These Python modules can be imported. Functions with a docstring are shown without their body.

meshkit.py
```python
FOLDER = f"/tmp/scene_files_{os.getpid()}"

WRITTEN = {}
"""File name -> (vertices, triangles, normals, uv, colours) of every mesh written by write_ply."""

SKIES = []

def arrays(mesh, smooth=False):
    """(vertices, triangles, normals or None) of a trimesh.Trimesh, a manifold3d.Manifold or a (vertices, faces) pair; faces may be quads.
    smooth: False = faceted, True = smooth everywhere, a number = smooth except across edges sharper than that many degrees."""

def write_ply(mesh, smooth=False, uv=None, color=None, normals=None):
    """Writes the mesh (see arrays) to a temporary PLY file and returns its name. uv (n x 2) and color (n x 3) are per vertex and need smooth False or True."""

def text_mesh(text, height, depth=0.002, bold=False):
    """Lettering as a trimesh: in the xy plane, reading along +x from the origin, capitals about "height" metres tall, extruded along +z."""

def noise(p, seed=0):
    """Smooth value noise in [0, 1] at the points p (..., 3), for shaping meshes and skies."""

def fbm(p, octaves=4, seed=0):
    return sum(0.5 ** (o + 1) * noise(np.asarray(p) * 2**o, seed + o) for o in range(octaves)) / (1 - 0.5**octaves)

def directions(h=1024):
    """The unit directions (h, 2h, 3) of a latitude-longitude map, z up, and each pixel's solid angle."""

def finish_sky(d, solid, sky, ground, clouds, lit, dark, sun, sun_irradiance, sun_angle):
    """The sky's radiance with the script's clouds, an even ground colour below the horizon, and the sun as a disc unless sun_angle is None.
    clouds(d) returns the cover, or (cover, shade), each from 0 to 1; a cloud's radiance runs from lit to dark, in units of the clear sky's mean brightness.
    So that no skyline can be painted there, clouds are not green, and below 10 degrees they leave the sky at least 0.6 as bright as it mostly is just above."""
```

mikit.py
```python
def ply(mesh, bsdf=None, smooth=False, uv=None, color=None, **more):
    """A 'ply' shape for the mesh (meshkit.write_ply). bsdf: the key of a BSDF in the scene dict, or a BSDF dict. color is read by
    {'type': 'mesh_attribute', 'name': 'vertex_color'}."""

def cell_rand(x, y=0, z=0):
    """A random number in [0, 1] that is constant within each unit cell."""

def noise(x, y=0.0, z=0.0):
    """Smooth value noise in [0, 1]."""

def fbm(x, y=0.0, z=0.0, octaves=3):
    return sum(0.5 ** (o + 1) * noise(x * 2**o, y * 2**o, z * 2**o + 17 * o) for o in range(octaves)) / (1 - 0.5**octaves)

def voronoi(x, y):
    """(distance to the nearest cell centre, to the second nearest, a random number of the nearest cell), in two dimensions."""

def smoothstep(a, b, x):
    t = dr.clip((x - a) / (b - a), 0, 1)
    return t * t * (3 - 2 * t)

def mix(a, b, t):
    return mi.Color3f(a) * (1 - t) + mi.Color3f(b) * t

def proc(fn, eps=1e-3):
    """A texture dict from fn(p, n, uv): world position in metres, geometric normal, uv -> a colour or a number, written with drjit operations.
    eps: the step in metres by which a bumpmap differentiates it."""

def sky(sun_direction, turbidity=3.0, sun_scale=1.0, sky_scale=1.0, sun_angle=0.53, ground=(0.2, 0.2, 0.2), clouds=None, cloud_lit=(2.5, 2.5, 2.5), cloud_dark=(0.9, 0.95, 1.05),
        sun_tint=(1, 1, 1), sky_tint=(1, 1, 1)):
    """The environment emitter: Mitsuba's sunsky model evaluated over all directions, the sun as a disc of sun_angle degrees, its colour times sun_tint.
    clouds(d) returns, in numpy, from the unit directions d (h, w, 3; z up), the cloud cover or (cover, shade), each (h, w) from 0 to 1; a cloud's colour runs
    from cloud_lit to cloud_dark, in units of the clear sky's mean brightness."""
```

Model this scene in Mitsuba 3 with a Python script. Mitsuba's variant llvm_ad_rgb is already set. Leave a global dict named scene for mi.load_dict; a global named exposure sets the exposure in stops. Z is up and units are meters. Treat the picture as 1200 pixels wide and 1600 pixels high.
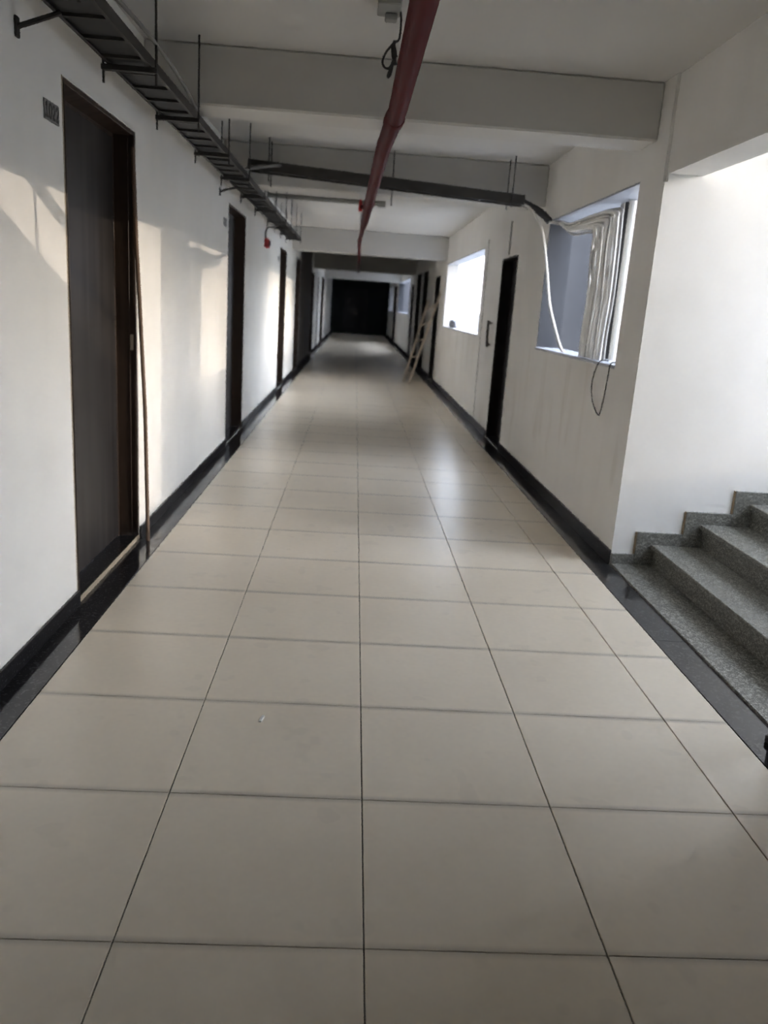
import math, random
import numpy as np, trimesh, manifold3d as m3
import drjit as dr
import mitsuba as mi
import mikit, meshkit
from mikit import proc, noise, fbm, smoothstep, mix, cell_rand

# ------------------------------------------------------------------ camera, sky, exposure
T = mi.ScalarTransform4f
scene, labels = {}, {}
exposure = 7.9

FOCAL, PITCH, YAW, ROLL, CAM_Z = 1245.541, 0.251953544, 0.0517231348, -0.0687865149, 1.50601341


def camera_axes():
    cy, sy, cp, sp = math.cos(YAW), math.sin(YAW), math.cos(PITCH), math.sin(PITCH)
    f = np.array([sy * cp, cy * cp, -sp]); x = np.array([cy, -sy, 0.0]); d = np.cross(f, x)
    cr, sr = math.cos(ROLL), math.sin(ROLL)
    return cr * x + sr * d, -sr * x + cr * d, f


_r, _d, _f = camera_axes()
_M = np.eye(4); _M[:3, 0], _M[:3, 1], _M[:3, 2], _M[:3, 3] = -_r, -_d, _f, [0, 0, CAM_Z]
scene['camera'] = {'type': 'thinlens', 'fov': 2 * math.degrees(math.atan(600 / FOCAL)), 'fov_axis': 'x',
                   'aperture_radius': 0.0045, 'focus_distance': 2.6, 'near_clip': 0.05, 'far_clip': 500.0,
                   'to_world': T(_M.tolist())}

SUN = (2.99, -0.60, 0.43)


def haze(d):
    return np.full(d.shape[:2], 0.9), 0.15 * np.ones(d.shape[:2])


scene['sky'] = mikit.sky(SUN, turbidity=4.0, sun_scale=0.0, sky_scale=1.0, sun_angle=0.9, ground=(0.14, 0.14, 0.14),
                         clouds=haze, cloud_lit=(0.95, 1.05, 1.26), cloud_dark=(0.86, 0.96, 1.15))

scene['sun'] = {'type': 'directional', 'direction': [-SUN[0], -SUN[1], -SUN[2]], 'irradiance': {'type': 'rgb', 'value': [0.0042, 0.0035, 0.0028]}}

# ------------------------------------------------------------------ materials


def rgb(c):
    return {'type': 'rgb', 'value': list(c)}


def mat(name, color, rough=0.6, spec=0.5, metallic=0.0, **k):
    b = {'type': 'principled', 'base_color': color if isinstance(color, dict) else rgb(color), 'roughness': rough, 'specular': spec, 'metallic': metallic, **k}
    scene['mat_' + name] = {'type': 'twosided', 'inner': b}
    return 'mat_' + name


def plaster_fn(p, n, uv):
    a = fbm(p.x * 0.9 + p.y * 0.7, p.y * 0.9 - p.x * 0.2, p.z * 0.9, 4)
    b = noise(p.x * 9, p.y * 9, p.z * 3)
    c = mix((0.74, 0.73, 0.70), (0.80, 0.79, 0.765), smoothstep(0.3, 0.7, a))
    return c * (0.97 + 0.04 * b)


def stained_fn(p, n, uv):
    c = plaster_fn(p, n, uv)
    # rain streaks run down from the sills, grime low on the wall
    streak = smoothstep(0.55, 0.8, fbm(p.y * 7.0, p.z * 0.5, p.x, 3)) * smoothstep(0.15, 1.15, p.z) * smoothstep(1.3, 1.15, p.z)
    low = smoothstep(0.62, 0.8, fbm(p.y * 5, p.z * 1.6, 3.0, 3)) * smoothstep(1.2, 0.2, p.z)
    return mix(c, (0.50, 0.45, 0.38), dr.clip(streak * 0.3 + low * 0.3, 0, 0.6))


TILE, X_LINE, Y_LINE = 0.6, 0.1069, 1.6017      # joint lines of the floor tiles
X_L, X_R = -1.118, 1.562                        # the tiled field between the black granite borders


def tile_fn(p, n, uv):
    u, v = (p.x - X_LINE) / TILE, (p.y - Y_LINE) / TILE
    tone = cell_rand(u + 50, v + 50, 1)
    a = fbm(p.x * 2.2, p.y * 2.2, 2.0, 4)
    fine = noise(p.x * 60, p.y * 60)
    c = mix((0.595, 0.525, 0.425), (0.655, 0.585, 0.48), dr.clip(a * 0.8 + 0.25 * tone, 0, 1))
    w = v - dr.floor(v)
    e = dr.minimum(w, 1 - w) * TILE
    grime = smoothstep(0.028, 0.0, e) * (0.25 + 0.3 * fbm(p.x * 3, p.y * 9, 5.0, 2))
    scuff = smoothstep(0.72, 0.8, fbm(p.x * 9, p.y * 9, 9.0, 3))
    c = c * (0.985 + 0.03 * fine)
    return mix(c, (0.24, 0.215, 0.18), dr.clip(grime + 0.08 * scuff, 0, 0.7))


def granite_fn(p, n, uv):
    a = noise(p.x * 260, p.y * 260, p.z * 260)
    b = noise(p.x * 90, p.y * 90, p.z * 90)
    return mix((0.10, 0.098, 0.084), (0.33, 0.33, 0.30), smoothstep(0.35, 0.85, 0.6 * a + 0.4 * b))


def black_fn(p, n, uv):
    a = noise(p.x * 120, p.y * 120, p.z * 120)
    return mix((0.012, 0.012, 0.013), (0.035, 0.035, 0.037), smoothstep(0.6, 0.9, a))


def wood_fn(p, n, uv):
    g = fbm(p.y * 40 + p.x * 40, p.z * 1.4, 1.0, 3)
    return mix((0.032, 0.022, 0.016), (0.058, 0.038, 0.027), g)


def leaf_fn(p, n, uv):
    g = fbm(p.y * 18, p.z * 1.2, 4.0, 3)
    return mix((0.022, 0.020, 0.0195), (0.036, 0.032, 0.030), g)


def bamboo_fn(p, n, uv):
    g = fbm(p.x * 30, p.y * 30, p.z * 5, 3)
    return mix((0.38, 0.30, 0.23), (0.54, 0.45, 0.36), g)


WALL = mat('plaster', proc(plaster_fn), 0.75, 0.25)
STAINED = mat('stained_plaster', proc(stained_fn), 0.75, 0.25)
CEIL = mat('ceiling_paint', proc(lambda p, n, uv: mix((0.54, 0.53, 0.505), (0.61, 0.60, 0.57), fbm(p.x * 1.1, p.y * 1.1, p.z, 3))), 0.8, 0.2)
TILEM = mat('floor_tile', proc(tile_fn), 0.29, 0.42)
GROUT = mat('grout', (0.13, 0.115, 0.095), 0.9, 0.1)
BLACK = mat('black_granite', proc(black_fn), 0.10, 0.5)
GRANITE = mat('grey_granite', proc(granite_fn), 0.38, 0.5)
WOOD = mat('brown_frame', proc(wood_fn), 0.4, 0.5)
LEAF = mat('dark_leaf', proc(leaf_fn), 0.38, 0.5)
DARKLEAF = mat('black_leaf', (0.006, 0.0055, 0.0055), 0.45, 0.3)
EDGE = mat('raw_edge', (0.32, 0.27, 0.20), 0.85, 0.2)
RAWBROWN = mat('raw_brown', (0.24, 0.17, 0.10), 0.9, 0.1)
SILL = mat('sill_marble', proc(lambda p, n, uv: mix((0.34, 0.36, 0.40), (0.44, 0.46, 0.50), fbm(p.x * 6, p.y * 3, 1.0, 3))), 0.35, 0.5)
TRAY = mat('tray_steel', proc(lambda p, n, uv: mix((0.024, 0.024, 0.022), (0.062, 0.058, 0.052), fbm(p.x * 8, p.y * 3, p.z * 8, 3))), 0.5, 0.4, 0.3)
ROD = mat('dark_steel', (0.03, 0.028, 0.027), 0.5, 0.4)
CABLED = mat('dark_cable', (0.035, 0.036, 0.036), 0.55, 0.4)
CABLEG = mat('grey_cable', (0.20, 0.20, 0.19), 0.55, 0.4)
CABLEW = mat('white_cable', (0.88, 0.87, 0.84), 0.5, 0.4)
CABLEW2 = mat('white_cable_shaded', (0.40, 0.39, 0.37), 0.5, 0.4)  # white cable darkened in colour so shaded gaps show between strands
CONDW = mat('pale_conduit', (0.62, 0.60, 0.55), 0.5, 0.4)
RED = mat('red_paint', proc(lambda p, n, uv: mix((0.078, 0.018, 0.019), (0.105, 0.024, 0.025), fbm(p.x * 14, p.y * 3, p.z * 14, 3))), 0.45, 0.02, clearcoat=0.3, clearcoat_gloss=0.85)
REDB = mat('red_plastic', (0.42, 0.03, 0.03), 0.4, 0.5)
GREYP = mat('grey_plastic', (0.30, 0.30, 0.28), 0.5, 0.4)
PLATE = mat('plate_grey', (0.17, 0.17, 0.17), 0.4, 0.5)
INK = mat('plate_digit', (0.03, 0.03, 0.03), 0.4, 0.5)
SHAFT = mat('shaft_grey', proc(lambda p, n, uv: mix((0.035, 0.036, 0.04), (0.075, 0.078, 0.086), fbm(p.x * 2.5, p.y * 2, p.z * 1.2, 3))), 0.85, 0.2)
BAMBOO = mat('bamboo', proc(bamboo_fn), 0.6, 0.3)
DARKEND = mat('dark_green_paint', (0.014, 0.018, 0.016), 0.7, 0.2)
WELL = mat('well_paint', (0.07, 0.072, 0.08), 0.8, 0.2)
POLE = mat('pole_wood', (0.17, 0.115, 0.08), 0.6, 0.3)
DARK_PANEL = mat('dark_panel', (0.10, 0.092, 0.084), 0.9, 0.03)
PAPER = mat('paper', (0.78, 0.77, 0.74), 0.8, 0.2)
BAG = mat('pale_bag', (0.42, 0.44, 0.50), 0.6, 0.3)

# ------------------------------------------------------------------ helpers


def numbered(key):
    if key not in scene and not any(k.startswith(key + '__') for k in scene) and key not in labels:
        return key
    i = 1
    while True:
        k = f'{key}_{i:03d}'
        if k not in scene and not any(s.startswith(k + '__') for s in scene) and k not in labels:
            return k
        i += 1


def tag(key, label=None, cat=None, group=None, kind=None):
    d = {}
    if label: d['label'] = label
    if cat: d['category'] = cat
    if group: d['group'] = group
    if kind: d['kind'] = kind
    labels[key] = d
    return key


def obj(name, mesh, m, parent=None, smooth=False, to_world=None, shared=None):
    key = numbered(f'{parent}__{name}' if parent else name)
    d = dict(shared) if shared is not None else mikit.ply(mesh, m, smooth=smooth)
    if to_world is not None:
        d['to_world'] = to_world
    scene[key] = d
    return key


def box(x0, x1, y0, y1, z0, z1, c=0.0):
    if c <= 0:
        return trimesh.creation.box(bounds=[[x0, y0, z0], [x1, y1, z1]])
    c = min(c, (x1 - x0) * .45, (y1 - y0) * .45, (z1 - z0) * .45)
    pts = []
    for a in (0, 1):
        for b in (0, 1):
            for g in (0, 1):
                p = np.array([(x0, x1)[a], (y0, y1)[b], (z0, z1)[g]], float)
                s = np.array([1 - 2 * a, 1 - 2 * b, 1 - 2 * g]) * c
                for k in range(3):
                    q = p + s; q[k] = p[k]; pts.append(q)
    return trimesh.convex.convex_hull(np.array(pts))


def cat(*ms):
    return trimesh.util.concatenate(list(ms))


def mbox(x0, x1, y0, y1, z0, z1):
    return m3.Manifold.cube([x1 - x0, y1 - y0, z1 - z0]).translate([x0, y0, z0])


def spline(pts, n=8):
    P = np.asarray(pts, float)
    if len(P) < 3:
        return P
    Q = np.vstack([2 * P[0] - P[1], P, 2 * P[-1] - P[-2]])
    out = []
    for i in range(1, len(Q) - 2):
        p0, p1, p2, p3 = Q[i - 1:i + 3]
        for t in np.linspace(0, 1, n, endpoint=False):
            out.append(0.5 * ((2 * p1) + (-p0 + p2) * t + (2 * p0 - 5 * p1 + 4 * p2 - p3) * t * t + (-p0 + 3 * p1 - 3 * p2 + p3) * t ** 3))
    out.append(P[-1])
    return np.array(out)


def tube(pts, r, sides=8, curve=0):
    """Closed tube along a polyline; r may be one radius or one per point."""
    P = spline(pts, curve) if curve else np.asarray(pts, float)
    r = np.broadcast_to(np.asarray(r, float), (len(P),))
    t = np.gradient(P, axis=0); t /= np.linalg.norm(t, axis=1, keepdims=True) + 1e-12
    a = np.cross(t[0], [0, 0, 1.0] if abs(t[0][2]) < 0.9 else [1.0, 0, 0]); a /= np.linalg.norm(a)
    V, A = [], np.linspace(0, 2 * np.pi, sides, endpoint=False)
    for i in range(len(P)):
        a = a - t[i] * (a @ t[i]); a /= np.linalg.norm(a)
        b = np.cross(t[i], a)
        V.append(P[i] + r[i] * (np.cos(A)[:, None] * a + np.sin(A)[:, None] * b))
    V = np.vstack(V + [P[:1], P[-1:]])
    F, n, s = [], len(P), sides
    for i in range(n - 1):
        for j in range(s):
            k = (j + 1) % s
            F += [[i * s + j, i * s + k, (i + 1) * s + k], [i * s + j, (i + 1) * s + k, (i + 1) * s + j]]
    for j in range(s):
        k = (j + 1) % s
        F += [[n * s, k, j], [n * s + 1, (n - 1) * s + j, (n - 1) * s + k]]
    m = trimesh.Trimesh(V, F, process=False)
    return m


# ------------------------------------------------------------------ the setting
XW, XE, ZC, Y0, Y1 = -1.268, 1.72, 2.87, -7.0, 43.0
TL, TR = 0.20, 0.22                                 # wall thicknesses

left_doors = [(3.70, 4.84, 2.345), (8.20, 9.45, 2.37), (13.65, 14.95, 2.33), (17.25, 18.6, 2.37), (23.2, 24.9, 2.32), (27.1, 28.0, 2.32), (30.0, 32.6, 2.4)]
right_doors = [(8.93, 9.90, 2.145), (17.05, 18.1, 2.2), (20.0, 21.4, 2.42), (22.1, 23.6, 2.44), (24.7, 25.7, 2.2), (34.8, 37.2, 2.4)]
windows = [(5.25, 7.62, 1.21, 2.36), (11.37, 15.9, 1.19, 2.37), (26.7, 33.6, 1.3, 2.45), (38.3, 42.4, 1.28, 2.45)]
STAIR0, STAIR1 = 2.35, 4.82

w = mbox(XW - TL, XW, Y0, Y1, -0.3, ZC)
for a, b, h in left_doors:
    w -= mbox(XW - 1, XW + 1, a, b, 0.0, h)
tag(obj('wall_left', w, WALL), kind='structure')

tag(obj('wall_left__dark_panel', box(XW, XW + 0.012, 18.62, 23.18, 0.079, ZC), DARK_PANEL), 'dark grey brown panel')  # thin panel, darker than the wall around it

w = mbox(XE, XE + TR, Y0, Y1, -0.3, ZC)
w -= mbox(XE - 1, XE + 1, STAIR0, STAIR1, 0.0, 2.345)
w -= mbox(XE - 1, XE + 0.018, STAIR0, STAIR1 + 0.03, 2.3, 3)
for a, b, h in right_doors:
    w -= mbox(XE - 1, XE + 1, a, b, 0.0, h)
for a, b, z0, z1 in windows:
    w -= mbox(XE - 1, XE + 1, a, b, z0, z1)
tag(obj('wall_right', w, STAINED), kind='structure')
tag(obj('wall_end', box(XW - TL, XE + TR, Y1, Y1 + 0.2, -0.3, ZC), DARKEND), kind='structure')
tag(obj('wall_back', box(XW - TL, XE + TR, Y0 - 0.2, Y0, -0.3, ZC), WALL), kind='structure')

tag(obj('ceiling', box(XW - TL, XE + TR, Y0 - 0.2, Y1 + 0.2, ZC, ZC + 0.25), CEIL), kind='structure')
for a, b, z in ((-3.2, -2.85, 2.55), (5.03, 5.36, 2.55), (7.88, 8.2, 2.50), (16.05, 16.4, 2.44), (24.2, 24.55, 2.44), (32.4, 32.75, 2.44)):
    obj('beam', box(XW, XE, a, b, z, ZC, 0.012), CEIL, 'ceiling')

# floor: dark grout bed, then tiles one by one
tag(obj('floor', box(XW - TL, XE + TR, Y0 - 0.2, Y1 + 0.2, -0.3, -0.006), GROUT), kind='structure')
G, GY = 0.0020, 0.0008
xs = [X_L] + [X_LINE + TILE * k for k in (-1, 0, 1, 2)] + [X_R]
tile_dicts = {}
for i in range(5):
    tile_dicts[i] = mikit.ply(box(xs[i] + G, xs[i + 1] - G, GY, TILE - GY, -0.008, 0.0, 0.0012), TILEM)
far = []
k0, k1 = -3, 35                                     # rows of single tiles: 38 x 5
for k in range(-14, 70):
    y = Y_LINE + TILE * k
    if y < Y0 or y + TILE > Y1 + 0.3:
        continue
    for i in range(5):
        if k0 <= k < k1:
            obj('tile', None, None, 'floor', shared=tile_dicts[i], to_world=T().translate([0, y, 0]))
        else:
            far.append(box(xs[i] + G, xs[i + 1] - G, y + GY, y + TILE - GY, -0.008, 0.0))
tag(obj('far_tiles', cat(*far), TILEM, 'floor'), 'beige floor tiles receding into the dark', kind='stuff')

# black granite borders in the floor, in lengths, and the skirting above them
def border(name, x0, x1, cuts):
    for a, b in zip(cuts[:-1], cuts[1:]):
        obj('slab', box(x0, x1, a + 0.0012, b - 0.0012, -0.008, 0.001, 0.001), BLACK, name)
    tag(name, kind='structure')
border('trim_1', XW, X_L - 0.001, [Y0, -3, -0.5, 1.9, 3.71, 4.84, 6.6, 8.2, 10.2, 12.3, 14.4, 16.8, 19.2, 21.6, 24, 27, 30, 33, 36, 39.5, Y1])
border('trim_2', X_R + 0.001, XE, [Y0, -3, -0.5, 1.2, 2.35, 3.6, 4.82, 6.9, 8.93, 9.9, 12, 14.4, 16.8, 19.2, 21.6, 24, 27, 30, 33, 36, 39.5, Y1])


def skirt(name, xa, xb, holes, h):
    y = Y0
    for a, b in sorted(holes) + [(Y1, None)]:
        cuts = list(np.arange(y, a, 2.4)) + [a]
        if len(cuts) > 2 and cuts[-1] - cuts[-2] < 0.5:
            cuts.pop(-2)
        for p, q in zip(cuts[:-1], cuts[1:]):
            if q - p > 0.02:
                obj('slab', box(xa, xb, p + 0.001, q - 0.001, 0.0, h, 0.003), BLACK, name)
        y = b
    tag(name, kind='structure')
skirt('baseboard_left', XW, XW + 0.014, [(a, b) for a, b, h in left_doors], 0.078)
skirt('baseboard_right', XE - 0.016, XE, [(a, b) for a, b, h in right_doors] + [(STAIR0, STAIR1)], 0.095)

# doors
def door(n, x, side, a, b, h, frame_m, leaf_m, depth=0.115, label=None, handle=False, strike=False):
    """A recessed leaf in a rebated frame; side is the direction from the corridor into the wall."""
    name = f'door_{n}'
    s = side
    def X(*v):
        v = sorted(x + s * t for t in v); return v[0], v[-1]
    fw = 0.022
    for (p, q) in ((a, a + fw), (b - fw, b)):
        near = p == a
        m = [box(*X(0.004, depth + 0.05), p, q, 0.0, h, 0.003)]
        # two beads and the rebate on the reveal
        for d0, d1, t in ((0.0, 0.014, 0.008), (0.036, 0.042, 0.006), (depth + 0.0, depth + 0.05, 0.02)):
            m.append(box(*X(d0, d1), *((q, q + t) if near else (p - t, p)), 0.0, h - fw, 0.001))
        obj('jamb', cat(*m), frame_m, name)
    obj('frame_head', cat(box(*X(0.004, depth + 0.05), a + fw, b - fw, h - fw, h, 0.003), box(*X(depth, depth + 0.05), a + fw, b - fw, h - fw - 0.02, h - fw)), frame_m, name)
    obj('leaf', box(*X(depth + 0.002, depth + 0.042), a + fw + 0.004, b - fw - 0.004, 0.028, h - fw - 0.004, 0.002), leaf_m, name)
    th = obj('threshold', box(*X(0.006, depth + 0.05), a + fw, b - fw, 0.0, 0.022, 0.003), BLACK, name)
    if handle:
        obj('pale_edge', box(*X(0.0, 0.006), a + 0.004, b - 0.004, 0.0, 0.027, 0.001), EDGE, th)
        obj('raw_edge', box(*X(-0.002, 0.012), a - 0.011, a + 0.002, 0.08, h, 0.002), EDGE, name)
        lv = cat(box(*X(depth - 0.008, depth + 0.003), a + 0.07, a + 0.11, 0.95, 1.15, 0.003),
                 tube([(x + s * depth, a + 0.09, 1.08), (x + s * (depth - 0.05), a + 0.09, 1.08)], 0.008),
                 tube([(x + s * (depth - 0.05), a + 0.085, 1.08), (x + s * (depth - 0.05), a + 0.2, 1.08)], 0.008))
        obj('handle', lv, ROD, name)
    if strike:
        obj('strike_plate', box(*X(0.016, 0.034), b - fw - 0.012, b - fw + 0.001, 1.16, 1.25, 0.002), EDGE, name)
    tag(name, label, kind='structure')
for i, (a, b, h) in enumerate(left_doors):
    door(i + 1, XW, -1, a, b, h, WOOD, LEAF, handle=(i == 0), strike=(i == 0))
for i, (a, b, h) in enumerate(right_doors):
    door(len(left_doors) + 1 + i, XE, 1, a, b, h, DARKLEAF, DARKLEAF, depth=0.12)

en = f'door_{len(left_doors) + len(right_doors) + 1}'
obj('frame', cat(box(-0.62, -0.56, Y1 - 0.04, Y1 + 0.001, 0.0, 2.3, 0.004), box(0.60, 0.66, Y1 - 0.04, Y1 + 0.001, 0.0, 2.3, 0.004), box(-0.56, 0.60, Y1 - 0.04, Y1 + 0.001, 2.24, 2.3, 0.004)), DARKLEAF, en)
for x0, x1 in ((-0.555, 0.018), (0.022, 0.595)):
    lf = obj('leaf', box(x0, x1, Y1 - 0.03, Y1 + 0.001, 0.006, 2.235, 0.003), DARKLEAF, en)
    hx = x1 - 0.06 if x0 < 0 else x0 + 0.06
    obj('handle', tube([(hx, Y1 - 0.06, 0.95), (hx, Y1 - 0.06, 1.2)], 0.01), ROD, lf)
tag(en, kind='structure')

# windows: openings with a marble sill and lining, no sash
for i, (a, b, z0, z1) in enumerate(windows):
    n = f'window_{i + 1}'
    obj('sill', box(XE - 0.012, XE + TR + 0.02, a + 0.001, b - 0.001, z0, z0 + 0.022, 0.004), SILL, n)
    obj('head_lining', box(XE + 0.002, XE + TR, a + 0.001, b - 0.001, z1 - 0.012, z1 - 0.0005), SILL, n)
    for y in (a + 0.0005, b - 0.0125):
        obj('side_lining', box(XE + 0.004, XE + TR, y, y + 0.012, z0 + 0.022, z1 - 0.012), SHAFT if i in (0, 2) else WALL, n)
    tag(n, kind='structure')

# ------------------------------------------------------------------ stairwell (right), open landing
SX = 4.4
tag(obj('wall_stair', box(XE + TR, SX + 1.2, STAIR1, STAIR1 + 0.15, -0.3, 3.75), WALL), kind='structure')
tag(obj('wall_stair_near', box(XE + TR, SX + 0.2, 0.55, 0.7, -0.3, 3.75), WALL), kind='structure')
tag(obj('ceiling_stair', box(XE + TR, SX + 0.2, 0.55, STAIR1 + 0.15, 3.75, 3.95), CEIL), kind='structure')
tag(obj('wall_stair_upper', box(XE, XE + TR, 0.55, STAIR1 + 0.15, ZC + 0.25, 3.95), WALL), kind='structure')
tag(obj('floor_stairwell', box(XE + TR, 1.975 - 0.0, 0.7, STAIR1, -0.3, -0.008), GROUT), kind='structure')
SX_lintel = obj('wall_landing', cat(box(SX, SX + 0.2, 0.55, STAIR1 + 0.15, 3.45, 3.75), box(SX, SX + 0.2, 0.55, 0.95, 0.75, 3.45)), WALL)
tag(SX_lintel, kind='structure')
# unseen slope and rail outside, shaped to throw the slanting sun edge indoors
blocker_pts = np.array([(0.95, 0.75), (3.61, 0.75), (3.61, 1.91), (0.95, 2.94)])
from shapely.geometry import Polygon
pm = trimesh.creation.extrude_polygon(Polygon(blocker_pts), 0.12)
M = np.array([[0, 0, 1, SX + 0.04], [1, 0, 0, 0], [0, 1, 0, 0], [0, 0, 0, 1.0]]); pm.apply_transform(M)
tag(obj('wall_sun_blocker', pm, WALL), kind='structure')
(obj('rail', tube([(SX + 0.1, 0.95, 3.20), (SX + 0.1, 3.61, 2.17)], 0.035), ROD, 'wall_sun_blocker'))
for y in (1.3, 2.2, 3.2):
    z = 2.94 - (y - 0.95) * 0.387
    obj('post', tube([(SX + 0.1, y, z - 0.02), (SX + 0.1, y, z + 0.25)], 0.015), ROD, 'wall_sun_blocker')

st = 'staircase'
tag(st, 'speckled grey granite staircase rising to the right of the corridor', 'stairs')
RX = [1.975 + 0.295 * k for k in range(5)]
ya, yb = 0.72, STAIR1 - 0.001
def nosed(x0, x1, z):
    return box(x0, x1, ya, yb, z - 0.032, z, 0.004)
obj('tread', box(XE + 0.001, RX[0] + 0.02, STAIR0 + 0.002, yb, -0.008, 0.012, 0.004), GRANITE, st)
for k in range(5):
    z = 0.15 * (k + 1)
    xe = RX[k + 1] + 0.02 if k < 4 else SX
    obj('riser', box(RX[k] + 0.012, xe, ya, yb, (z - 0.15) if k else -0.005, z - 0.032, 0.001), GRANITE, st)
    tr = obj('tread', nosed(RX[k] - 0.008, xe if k < 4 else SX, z), GRANITE, st)
for k in range(-1, 5):
    z = 0.15 * (k + 1)
    x0 = (RX[k] - 0.108) if k >= 0 else XE + 0.004
    x1 = (RX[k + 1] - 0.108) if k < 4 else SX
    s = obj('skirting', box(x0, x1 - 0.0005, STAIR1 - 0.014, STAIR1 + 0.001, max(z - 0.16, 0.0), z + 0.078, 0.002), GRANITE, st)
    if k >= 0:
        obj('raw_edge', box(x0 - 0.009, x0, STAIR1 - 0.010, STAIR1 + 0.001, z - 0.068, z + 0.078), RAWBROWN, s)

# light shaft outside the first window; wall lengthened unseen to cut side sky light
tag(obj('wall_shaft', box(XE + TR, 6.0, 7.80, 7.95, -0.3, 6.5), SHAFT), kind='structure')

# added unseen slab over the bright window, cuts its high sky light
tag(obj('ceiling_sky_blocker', box(XE + TR, 2.9, 10.6, 16.6, 2.60, 2.70), CEIL), kind='structure')

# added unseen block far off, hides the lowest sky but clears the sun
tag(obj('wall_sky_blocker', box(100, 112, -220, 200, -12, 14.5), GREYP), kind='structure')

# light well at the last window, plus added unseen wall dimming the one before
tag(obj('wall_well_blocker', cat(box(6.5, 6.7, 22, 32.8, -0.3, 8), box(3.4, 3.6, 37.5, 46, -0.3, 8), box(XE + TR, 3.6, 37.3, 37.5, -0.3, 8), box(XE + TR, 3.6, 46, 46.2, -0.3, 8)), WELL), kind='structure')
tag(obj('floor_well', box(XE + TR, 3.4, 37.5, 46, -0.5, -0.3), GROUT), kind='structure')
tag(obj('wall_shaft_far', box(XE + TR, 3.6, 34.0, 34.2, -0.3, 5.5), WELL), kind='structure')

# ------------------------------------------------------------------ things
rng = random.Random(5)

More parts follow.
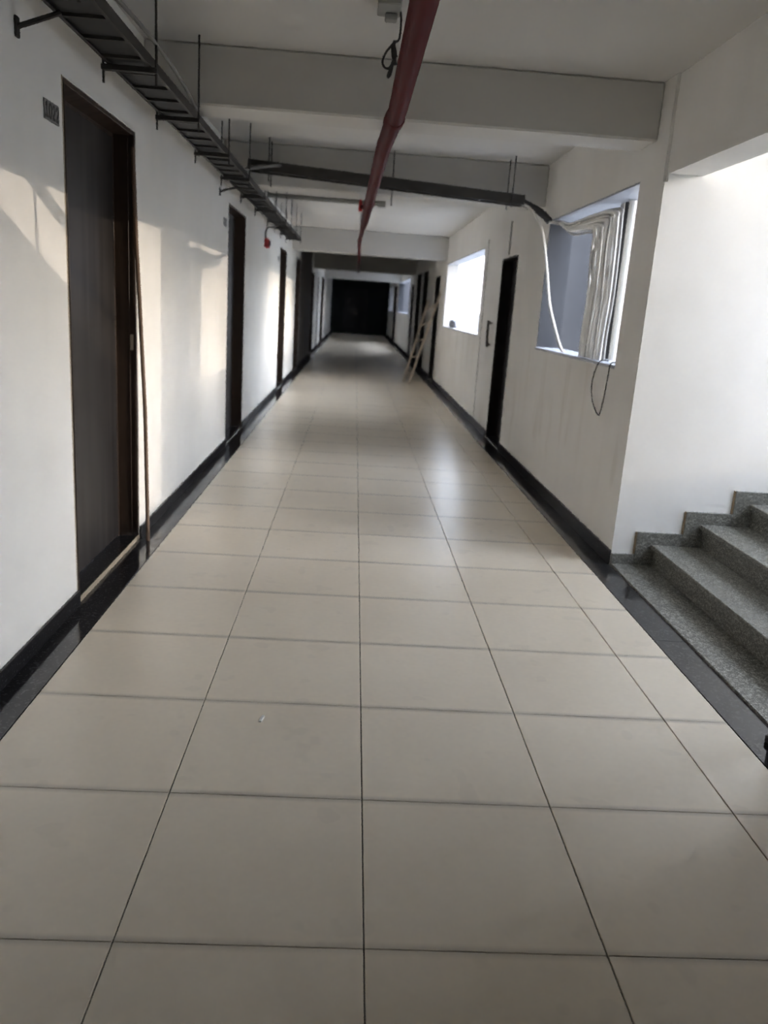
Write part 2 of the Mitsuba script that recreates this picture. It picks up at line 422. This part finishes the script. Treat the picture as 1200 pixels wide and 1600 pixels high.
# red fire pipe under the ceiling
fp = 'fire_pipe'
tag(fp, 'long red fire pipe running under the ceiling along the corridor', 'pipe')
ZP = 2.40
main = [(0.165, -3.0), (0.155, 2.7), (0.147, 4.1), (0.112, 5.0), (0.082, 6.95), (0.058, 8.6)]
P = [(x, y, ZP) for x, y in main]
obj('pipe', tube(P, 0.0445, 20), RED, fp, smooth=40)
obj('reducer', tube([(0.058, 8.6, ZP), (0.052, 9.2, ZP), (0.046, 9.6, ZP), (0.035, 10.4, ZP)], [0.0445, 0.0445, 0.040, 0.029], 20), RED, fp, smooth=40)
obj('branch_pipe', tube([(0.035, 10.4, ZP), (0.02, 11.3, ZP), (0.005, 12.3, ZP), (0.008, 14, ZP), (0.02, 17.6, ZP), (0.03, 24.0, ZP)], [0.029, 0.028, 0.028, 0.028, 0.028, 0.028], 14), RED, fp, smooth=40)
for x, y in ((0.139, 4.3), (0.072, 7.75)):
    obj('coupling', cat(tube([(x + 0.004, y - 0.06, ZP), (x + 0.003, y - 0.05, ZP), (x - 0.003, y + 0.05, ZP), (x - 0.004, y + 0.06, ZP)], [0.046, 0.0505, 0.0505, 0.046], 20)), RED, fp, smooth=30)
st_ = obj('outlet_stub', tube([(0.06, 7.95, ZP - 0.005), (0.005, 7.95, ZP - 0.01), (-0.005, 7.95, ZP - 0.012)], [0.02, 0.02, 0.028], 12), RED, fp, smooth=30)
obj('valve_cap', tube([(-0.005, 7.95, ZP - 0.05), (-0.005, 7.95, ZP + 0.035), (-0.005, 7.95, ZP + 0.06)], [0.02, 0.018, 0.006], 10), REDB, st_, smooth=30)
for x, y in ((0.16, 1.2), (0.005, 12.2), (0.01, 15.2)):
    z1 = ZC
    c = obj('hanger', cat(tube([(x, y, ZP + 0.04), (x, y, z1)], 0.005, 6)), ROD, fp)
    obj('clamp', tube([(x, y - 0.014, ZP), (x, y + 0.014, ZP)], 0.049 if y < 9 else 0.033, 16), ROD, c, smooth=30)

# cable tray along the left wall
def ladder_tray(name, a, b, width, zoff, height, rung, label):
    """A tray of two side rails and rungs along the line a-b (centre of its underside)."""
    a, b = np.array(a, float), np.array(b, float)
    t = (b - a); L = np.linalg.norm(t); t /= L
    s = np.cross(t, [0, 0, 1.0]); s /= np.linalg.norm(s); u = np.cross(s, t)
    R = np.eye(4); R[:3, 0], R[:3, 1], R[:3, 2], R[:3, 3] = s, t, u, a
    def put(m):
        m = m.copy(); m.apply_transform(R); return m
    for k in (-1, 1):
        x = k * width / 2
        rail = cat(box(x - 0.0015, x + 0.0015, 0, L, 0, height), box(min(x, x - k * 0.014), max(x, x - k * 0.014), 0, L, 0, 0.002), box(min(x, x - k * 0.01), max(x, x - k * 0.01), 0, L, height - 0.002, height))
        obj('side_rail', put(rail), TRAY, name)
    obj('bottom_plate', put(box(-width / 2 + 0.003, width / 2 - 0.003, 0.0, L, 0.0145, 0.016)), CABLED, name)
    n = int(L / rung)
    one = put(box(-width / 2 + 0.002, width / 2 - 0.002, -0.012, 0.012, 0.002, 0.014))
    d = mikit.ply(one, TRAY)
    for i in range(n):
        off = t * (rung * (i + 0.5))
        obj('rung', None, None, name, shared=d, to_world=T().translate(off.tolist()))
    tag(name, label, 'cable tray')
    return a, t, s, u, L

lt = 'cable_tray'
XA, XB, ZT = -1.143, -0.953, 2.452
ladder_tray(lt, ((XA + XB) / 2, 1.2, ZT), ((XA + XB) / 2, 13.9, ZT), XB - XA, 0, 0.045, 0.25, 'long dark steel cable tray hung along the top of the left wall')
rod = mikit.ply(tube([(0, 0, 0), (0, 0, 1.0)], 0.0055, 6), ROD)
def hang(parent, x, y, z0, z1):
    obj('hanger_rod', None, None, parent, shared=rod, to_world=T().translate([x, y, z0]).scale([1, 1, z1 - z0]))
for y in (2.9, 3.92, 4.9, 6.0, 7.1, 8.27, 9.4, 10.66, 11.54, 12.46, 13.4):
    top = ZC
    for x in (XA - 0.02, XB + 0.02):
        hang(lt, x, y, ZT - 0.075, top)
    obj('cross_bar', box(XA - 0.027, XB + 0.027, y - 0.016, y + 0.016, ZT - 0.024, ZT - 0.001, 0.002), TRAY, lt)
for y, z in ((3.24, 2.385), (7.655, 2.40)):
    arm = obj('wall_arm', cat(tube([(XW + 0.004, y, z), (XW + 0.06, y, z + 0.02), (XA + 0.03, y + 0.02, ZT - 0.004)], 0.010, 8)), ROD, lt)
    obj('wall_plate', box(XW - 0.001, XW + 0.010, y - 0.016, y + 0.016, z - 0.035, z + 0.035, 0.003), ROD, arm)

tag('cable_bundle', 'dark and grey power cables lying side by side in the long left tray', 'cable bundle')
for i in range(9):
    x = XA + 0.018 + i * 0.0192
    r = rng.uniform(0.0065, 0.0095)
    pts = []
    y = 1.25
    while y < 13.7 - 0.25 * rng.random():
        pts.append((x + rng.uniform(-0.005, 0.005), y, ZT + 0.015 + r + rng.uniform(0, 0.004))); y += 0.8
    obj('cable', tube(pts, r, 7, 3), CABLED if i % 4 else CABLEG, 'cable_bundle', smooth=40)
# loose loops above the tray edge near the camera
tag(obj('loose_cable', tube([(XB - 0.02, 2.4, 2.51), (XB + 0.005, 3.2, 2.535), (XB + 0.018, 3.9, 2.55), (XB + 0.015, 4.6, 2.525), (XB - 0.02, 5.2, 2.495)], 0.009, 8, 6), CABLEG, smooth=40),
    'grey cable rising in a loose bow over the near edge of the long left tray', 'cable')

# cross tray in front of the second beam
ct = 'cable_tray_001'
A, B = (-1.02, 7.70, 2.60), (1.46, 7.66, 2.468)
ladder_tray(ct, A, B, 0.17, 0, 0.085, 0.22, 'grey steel cable tray crossing the corridor below the second beam')
for x, y, z0 in ((-0.83, 7.80, 2.48), (-0.83, 7.60, 2.50), (0.275, 7.775, 2.40), (1.335, 7.775, 2.44), (1.345, 7.57, 2.44)):
    hang(ct, x, y, z0, ZC)
tag('cable_bundle_001', 'dark cables lying in the tray that crosses the corridor', 'cable bundle')
for i in range(7):
    y = 7.625 + i * 0.019
    r = rng.uniform(0.006, 0.009)
    pts = [(x, y + rng.uniform(-0.004, 0.004) - (x + 1) * 0.0125, 2.60 + 0.018 + r - (x + 1.02) * 0.0532) for x in np.linspace(-1.0, 1.44, 7)]
    obj('cable', tube(pts, r, 7, 3), CABLED if i % 3 else CABLEG, 'cable_bundle_001', smooth=40)
# tee of flexible conduits between the two trays
tag('tray_tee', 'dark bundle of conduits dropping from the crossing tray into the long left tray', 'conduits')
for i in range(5):
    x0 = -0.98 + i * 0.05
    obj('conduit', tube([(x0 + 0.12, 7.70, 2.635 + 0.004 * i), (x0 + 0.02, 7.66 - 0.02 * i, 2.64), (-1.02 + 0.018 * i, 7.45 - 0.02 * i, 2.57), (-1.05 + 0.02 * i, 7.1, 2.512), (-1.05 + 0.02 * i, 6.7, 2.50)], 0.012, 8, 5), CABLED if i % 2 else CABLEG, 'tray_tee', smooth=40)
# black bundle leaving the cross tray for the first window
tag('black_sleeve', 'black wrapped cable bundle leaving the crossing tray at the first window', 'cable bundle')
obj('sleeve', tube([(1.42, 7.66, 2.515), (1.52, 7.64, 2.475), (1.63, 7.60, 2.425), (1.69, 7.57, 2.385)], [0.030, 0.038, 0.034, 0.026], 12, 4) if False else
    tube(spline([(1.42, 7.66, 2.515), (1.52, 7.64, 2.475), (1.63, 7.60, 2.415), (1.70, 7.55, 2.345)], 5), 0.032, 12), CABLED, 'black_sleeve', smooth=40)

# white cables: from the sleeve through the head of the window, bending down to the sill
g, g2 = 'white cables bending down behind the first window', 'white cables hanging straight behind the first window'
NC, NS = 30, 5
for i in range(NC + NS):
    layer = i % 2
    x = 1.748 + 0.026 * layer + rng.uniform(-0.006, 0.006)
    if i < NC:
        f = i / (NC - 1)
        y = 6.24 - 0.56 * f + rng.uniform(-0.006, 0.006)
        zt = 2.15 + 0.10 * f + rng.uniform(-0.014, 0.014)           # height of the bundle where this one turns down
        pts = [(1.70 + 0.015 * rng.random(), 7.56, 2.335), (1.755, 7.35, 2.328 - 0.025 * (1 - f)), (x, 6.95, zt + 0.02 + 0.03 * (1 - f)), (x, 0.6 * y + 0.4 * 6.95, zt + 0.026), (x, y + 0.05, zt + 0.004), (x, y + 0.008, zt - 0.05)]
        sway = rng.uniform(-0.05, 0.03) if i < 14 else rng.uniform(-0.02, 0.02)
        key, grp, lab = numbered('white_cable'), g, 'white cable bending down in the curtain of cables at the first window'
    else:
        x += 0.15; y = 6.15 - 0.022 * (i - NC)
        pts = [(x, y, 2.345), (x, y, 2.2)]
        sway = 0.0
        key, grp, lab = numbered('white_cable'), g2, 'straight white cable between the bent cables and the black riser at the first window'
    pts += [(x, y + sway, 2.0 + rng.uniform(-.05, .05)), (x + 0.008, y + sway * 0.4 + rng.uniform(-.008, .008), 1.68), (x, y + rng.uniform(-.012, .012), 1.42), (x, y + rng.uniform(-.018, .018), 1.236)]
    scene[key] = mikit.ply(tube(pts, rng.uniform(0.0085, 0.0115), 7, 5), CABLEW2 if layer or i % 5 == 0 or i >= NC else CABLEW, smooth=40)
    tag(key, lab, 'cable', grp)
tag(obj('black_riser', tube([(1.905, 5.995, 2.34), (1.905, 5.995, 1.6), (1.905, 5.995, 1.236)], 0.026, 10), CABLED, smooth=40), 'thick black riser pipe beside the white cables in the first window', 'pipe')
tag(obj('grey_riser', tube([(1.905, 5.905, 2.34), (1.905, 5.905, 1.6), (1.905, 5.905, 1.236)], 0.026, 10), CONDW, smooth=40), 'pale grey riser pipe nearest the jamb of the first window', 'pipe')

# pale conduit sagging from the cross tray to the sill
tag(obj('sagging_conduit', tube([(1.40, 7.62, 2.50), (1.52, 7.58, 2.44), (1.62, 7.50, 2.28), (1.665, 7.35, 1.98), (1.675, 7.08, 1.62), (1.69, 6.75, 1.36), (1.71, 6.66, 1.27), (1.735, 6.66, 1.243)], 0.013, 8, 6), CONDW, smooth=40),
    'pale conduit sagging from the crossing tray down to the first window sill', 'cable')
# black loop of cable below the sill
tag(obj('hanging_loop', tube([(1.76, 5.52, 1.245), (1.71, 5.52, 1.245), (1.698, 5.57, 1.20), (1.700, 5.64, 1.08), (1.702, 5.58, 0.96), (1.702, 5.42, 0.885), (1.702, 5.37, 0.91), (1.702, 5.33, 1.03), (1.700, 5.30, 1.18), (1.71, 5.30, 1.243), (1.77, 5.31, 1.245)], 0.0042, 7, 6), ROD, smooth=40),
    'thin black cable loop hanging below the first window sill', 'cable')

# junction box on the ceiling by the red pipe, with its cables
jb = 'junction_box'
tag(jb, 'small grey junction box on the ceiling beside the red pipe', 'junction box')
obj('body', box(0.025, 0.135, 4.08, 4.26, ZC - 0.035, ZC, 0.006), GREYP, jb)
obj('terminal', box(0.062, 0.120, 4.19, 4.25, ZC - 0.062, ZC - 0.035, 0.005), GREYP, jb)
tag(obj('coiled_cable', cat(tube([(0.128, 4.18, 2.855), (0.139, 4.2, 2.81), (0.136, 4.2, 2.733), (0.110, 4.2, 2.71), (0.075, 4.2, 2.665), (0.064, 4.2, 2.62), (0.088, 4.2, 2.600), (0.116, 4.2, 2.627), (0.124, 4.2, 2.664), (0.112, 4.2, 2.705), (0.118, 4.2, 2.65), (0.104, 4.2, 2.575), (0.093, 4.2, 2.568), (0.110, 4.2, 2.63), (0.13, 4.2, 2.66)], 0.0055, 7, 6),
    tube([(0.118, 4.195, 2.72), (0.108, 4.205, 2.70), (0.112, 4.21, 2.66), (0.126, 4.2, 2.62)], 0.009, 7, 4)), ROD, smooth=40), 'black cable knotted in a loop below the ceiling junction box', 'cable')
tag(obj('ceiling_conduit', cat(tube([(-1.26, 11.45, 2.838), (0.24, 11.45, 2.838)], 0.03, 12), box(0.22, 0.33, 11.39, 11.51, 2.795, 2.87, 0.006)), GREYP, smooth=30), 'grey conduit crossing half the ceiling behind the red pipe', 'conduit')

# fire alarm bell
al = 'fire_alarm'
tag(al, 'small red fire alarm on the left wall below the cable tray', 'fire alarm')
obj('body', box(XW, XW + 0.055, 11.30, 11.52, 2.165, 2.285, 0.012), REDB, al)
obj('horn', tube([(XW + 0.05, 11.41, 2.225), (XW + 0.06, 11.41, 2.225), (XW + 0.072, 11.41, 2.225)], [0.035, 0.042, 0.03], 16), RED, al, smooth=30)
obj('conduit', tube([(XW + 0.012, 11.36, 2.28), (XW + 0.012, 11.36, 2.36), (XW + 0.02, 11.50, 2.43), (XW + 0.05, 11.8, 2.47), (XA + 0.03, 12.0, 2.475)], 0.011, 8, 5), CABLED, al, smooth=40)

# number plates
def plate(y, z, text, label):
    k = numbered('number_plate'); tag(k, label, 'sign')
    obj('plate', box(XW, XW + 0.006, y - 0.08, y + 0.08, z - 0.038, z + 0.038, 0.0015), PLATE, k)
    if text:
        m = meshkit.text_mesh(text, 0.055, 0.0015, bold=True)
        c = m.bounds.mean(0)
        m.apply_translation([-c[0], -c[1], 0]); m.vertices[:, 0] *= 0.145 / np.ptp(m.vertices[:, 0])
        # seen from inside the corridor, the left wall reads towards +y
        v = m.vertices.copy(); m.vertices = np.stack([XW + 0.006 + v[:, 2], y + v[:, 0], z + v[:, 1]], 1)
        obj('lettering', m, INK, k)
plate(3.557, 2.172, '1022', 'grey door number plate reading 1022 beside the nearest left door')
plate(7.99, 2.17, None, 'small grey plate on the left wall beside the second left door')
plate(13.38, 2.13, None, 'small grey plate on the left wall beside the third left door')

# pole leaning in the corner of the first left door
tag(obj('leaning_pole', tube([(-1.205, 4.80, 0.001), (-1.223, 4.825, 0.8), (-1.240, 4.788, 1.44), (-1.248, 4.762, 1.76), (-1.255, 4.735, 2.25)], 0.0115, 10), POLE, smooth=40), 'thin brown wooden pole leaning beside the nearest left door', 'pole')

# long black handle on the right wall past the first right door
hd = 'grab_bar'
tag(hd, 'upright black grab bar on the right wall just past the nearest right door', 'grab bar')
obj('grip', tube([(XE - 0.045, 10.17, 1.10), (XE - 0.05, 10.20, 1.26), (XE - 0.045, 10.23, 1.42)], 0.016, 10), ROD, hd, smooth=40)
for z, y in ((1.13, 10.176), (1.39, 10.224)):
    obj('mount', tube([(XE - 0.046, y, z), (XE + 0.001, y, z)], 0.012, 8), ROD, hd)
tag(obj('wall_cable', tube([(XE - 0.004, 11.05, 2.45), (XE - 0.005, 11.03, 1.2), (XE - 0.004, 11.0, 0.096)], 0.0045, 6), GREYP), 'thin grey cable running straight down the right wall before the bright window', 'cable')
tag(obj('short_conduit', tube([(XE - 0.009, 9.47, 2.53), (XE - 0.009, 9.48, 2.17)], 0.010, 8), GREYP), 'short grey conduit on the right wall above the nearest right door', 'conduit')

# ladder leaning on the right wall
ld = 'ladder'
tag(ld, 'light wooden ladder leaning against the right wall far down the corridor', 'ladder')
a0, a1 = np.array([1.075, 16.80, 0.0]), np.array([1.50, 16.99, 1.69])
b0, b1 = np.array([1.172, 16.44, 0.0]), np.array([1.690, 16.58, 1.83])
for p, q in ((a0, a1), (b0, b1)):
    obj('rail', tube([p, 0.5 * (p + q), q], 0.021, 8), BAMBOO, ld, smooth=40)
for f in (0.12, 0.31, 0.50, 0.69, 0.88):
    obj('rung', tube([a0 + (a1 - a0) * f, b0 + (b1 - b0) * f], 0.013, 8), BAMBOO, ld, smooth=40)

# scrap of paper on the floor
sc = np.array([(-0.271, 2.655, 0.002), (-0.260, 2.652, 0.004), (-0.252, 2.690, 0.007), (-0.262, 2.697, 0.003)])
m = m3.Manifold.hull_points(np.vstack([sc, sc + [0, 0, 0.002], sc * [1, 1, 0] + [0, 0, 0.0]]).tolist()) if hasattr(m3.Manifold, 'hull_points') else trimesh.convex.convex_hull(np.vstack([sc, sc * [1, 1, 0]]))
tag(obj('paper_scrap', m, PAPER), 'tiny white scrap of paper lying on the beige floor tiles', 'paper')

# crumpled bag on the sill of the bright window
bm = trimesh.creation.icosphere(3, 1.0)
v = bm.vertices * (0.75 + 0.5 * meshkit.fbm(bm.vertices * 2.2 + 7, 3)[:, None])
v[:, 2] = np.maximum(v[:, 2], -0.62)
v = v * [0.075, 0.36, 0.085]
v[:, 2] -= v[:, 2].min()
bm.vertices = v + [1.83, 15.1, 1.212]
tag(obj('crumpled_bag', bm, BAG, smooth=35), 'pale crumpled bag lying on the sill of the bright window', 'bag')

# black newel post at the foot of the stairs
nw = 'newel_post'
tag(nw, 'black newel post at the near foot of the granite stairs', 'post')
obj('shaft', box(1.655, 1.70, 2.615, 2.66, 0.03, 1.0, 0.004), ROD, nw)
obj('base', box(1.645, 1.71, 2.605, 2.67, 0.001, 0.03, 0.004), ROD, nw)
obj('cap', box(1.648, 1.707, 2.608, 2.667, 1.0, 1.03, 0.006), ROD, nw)
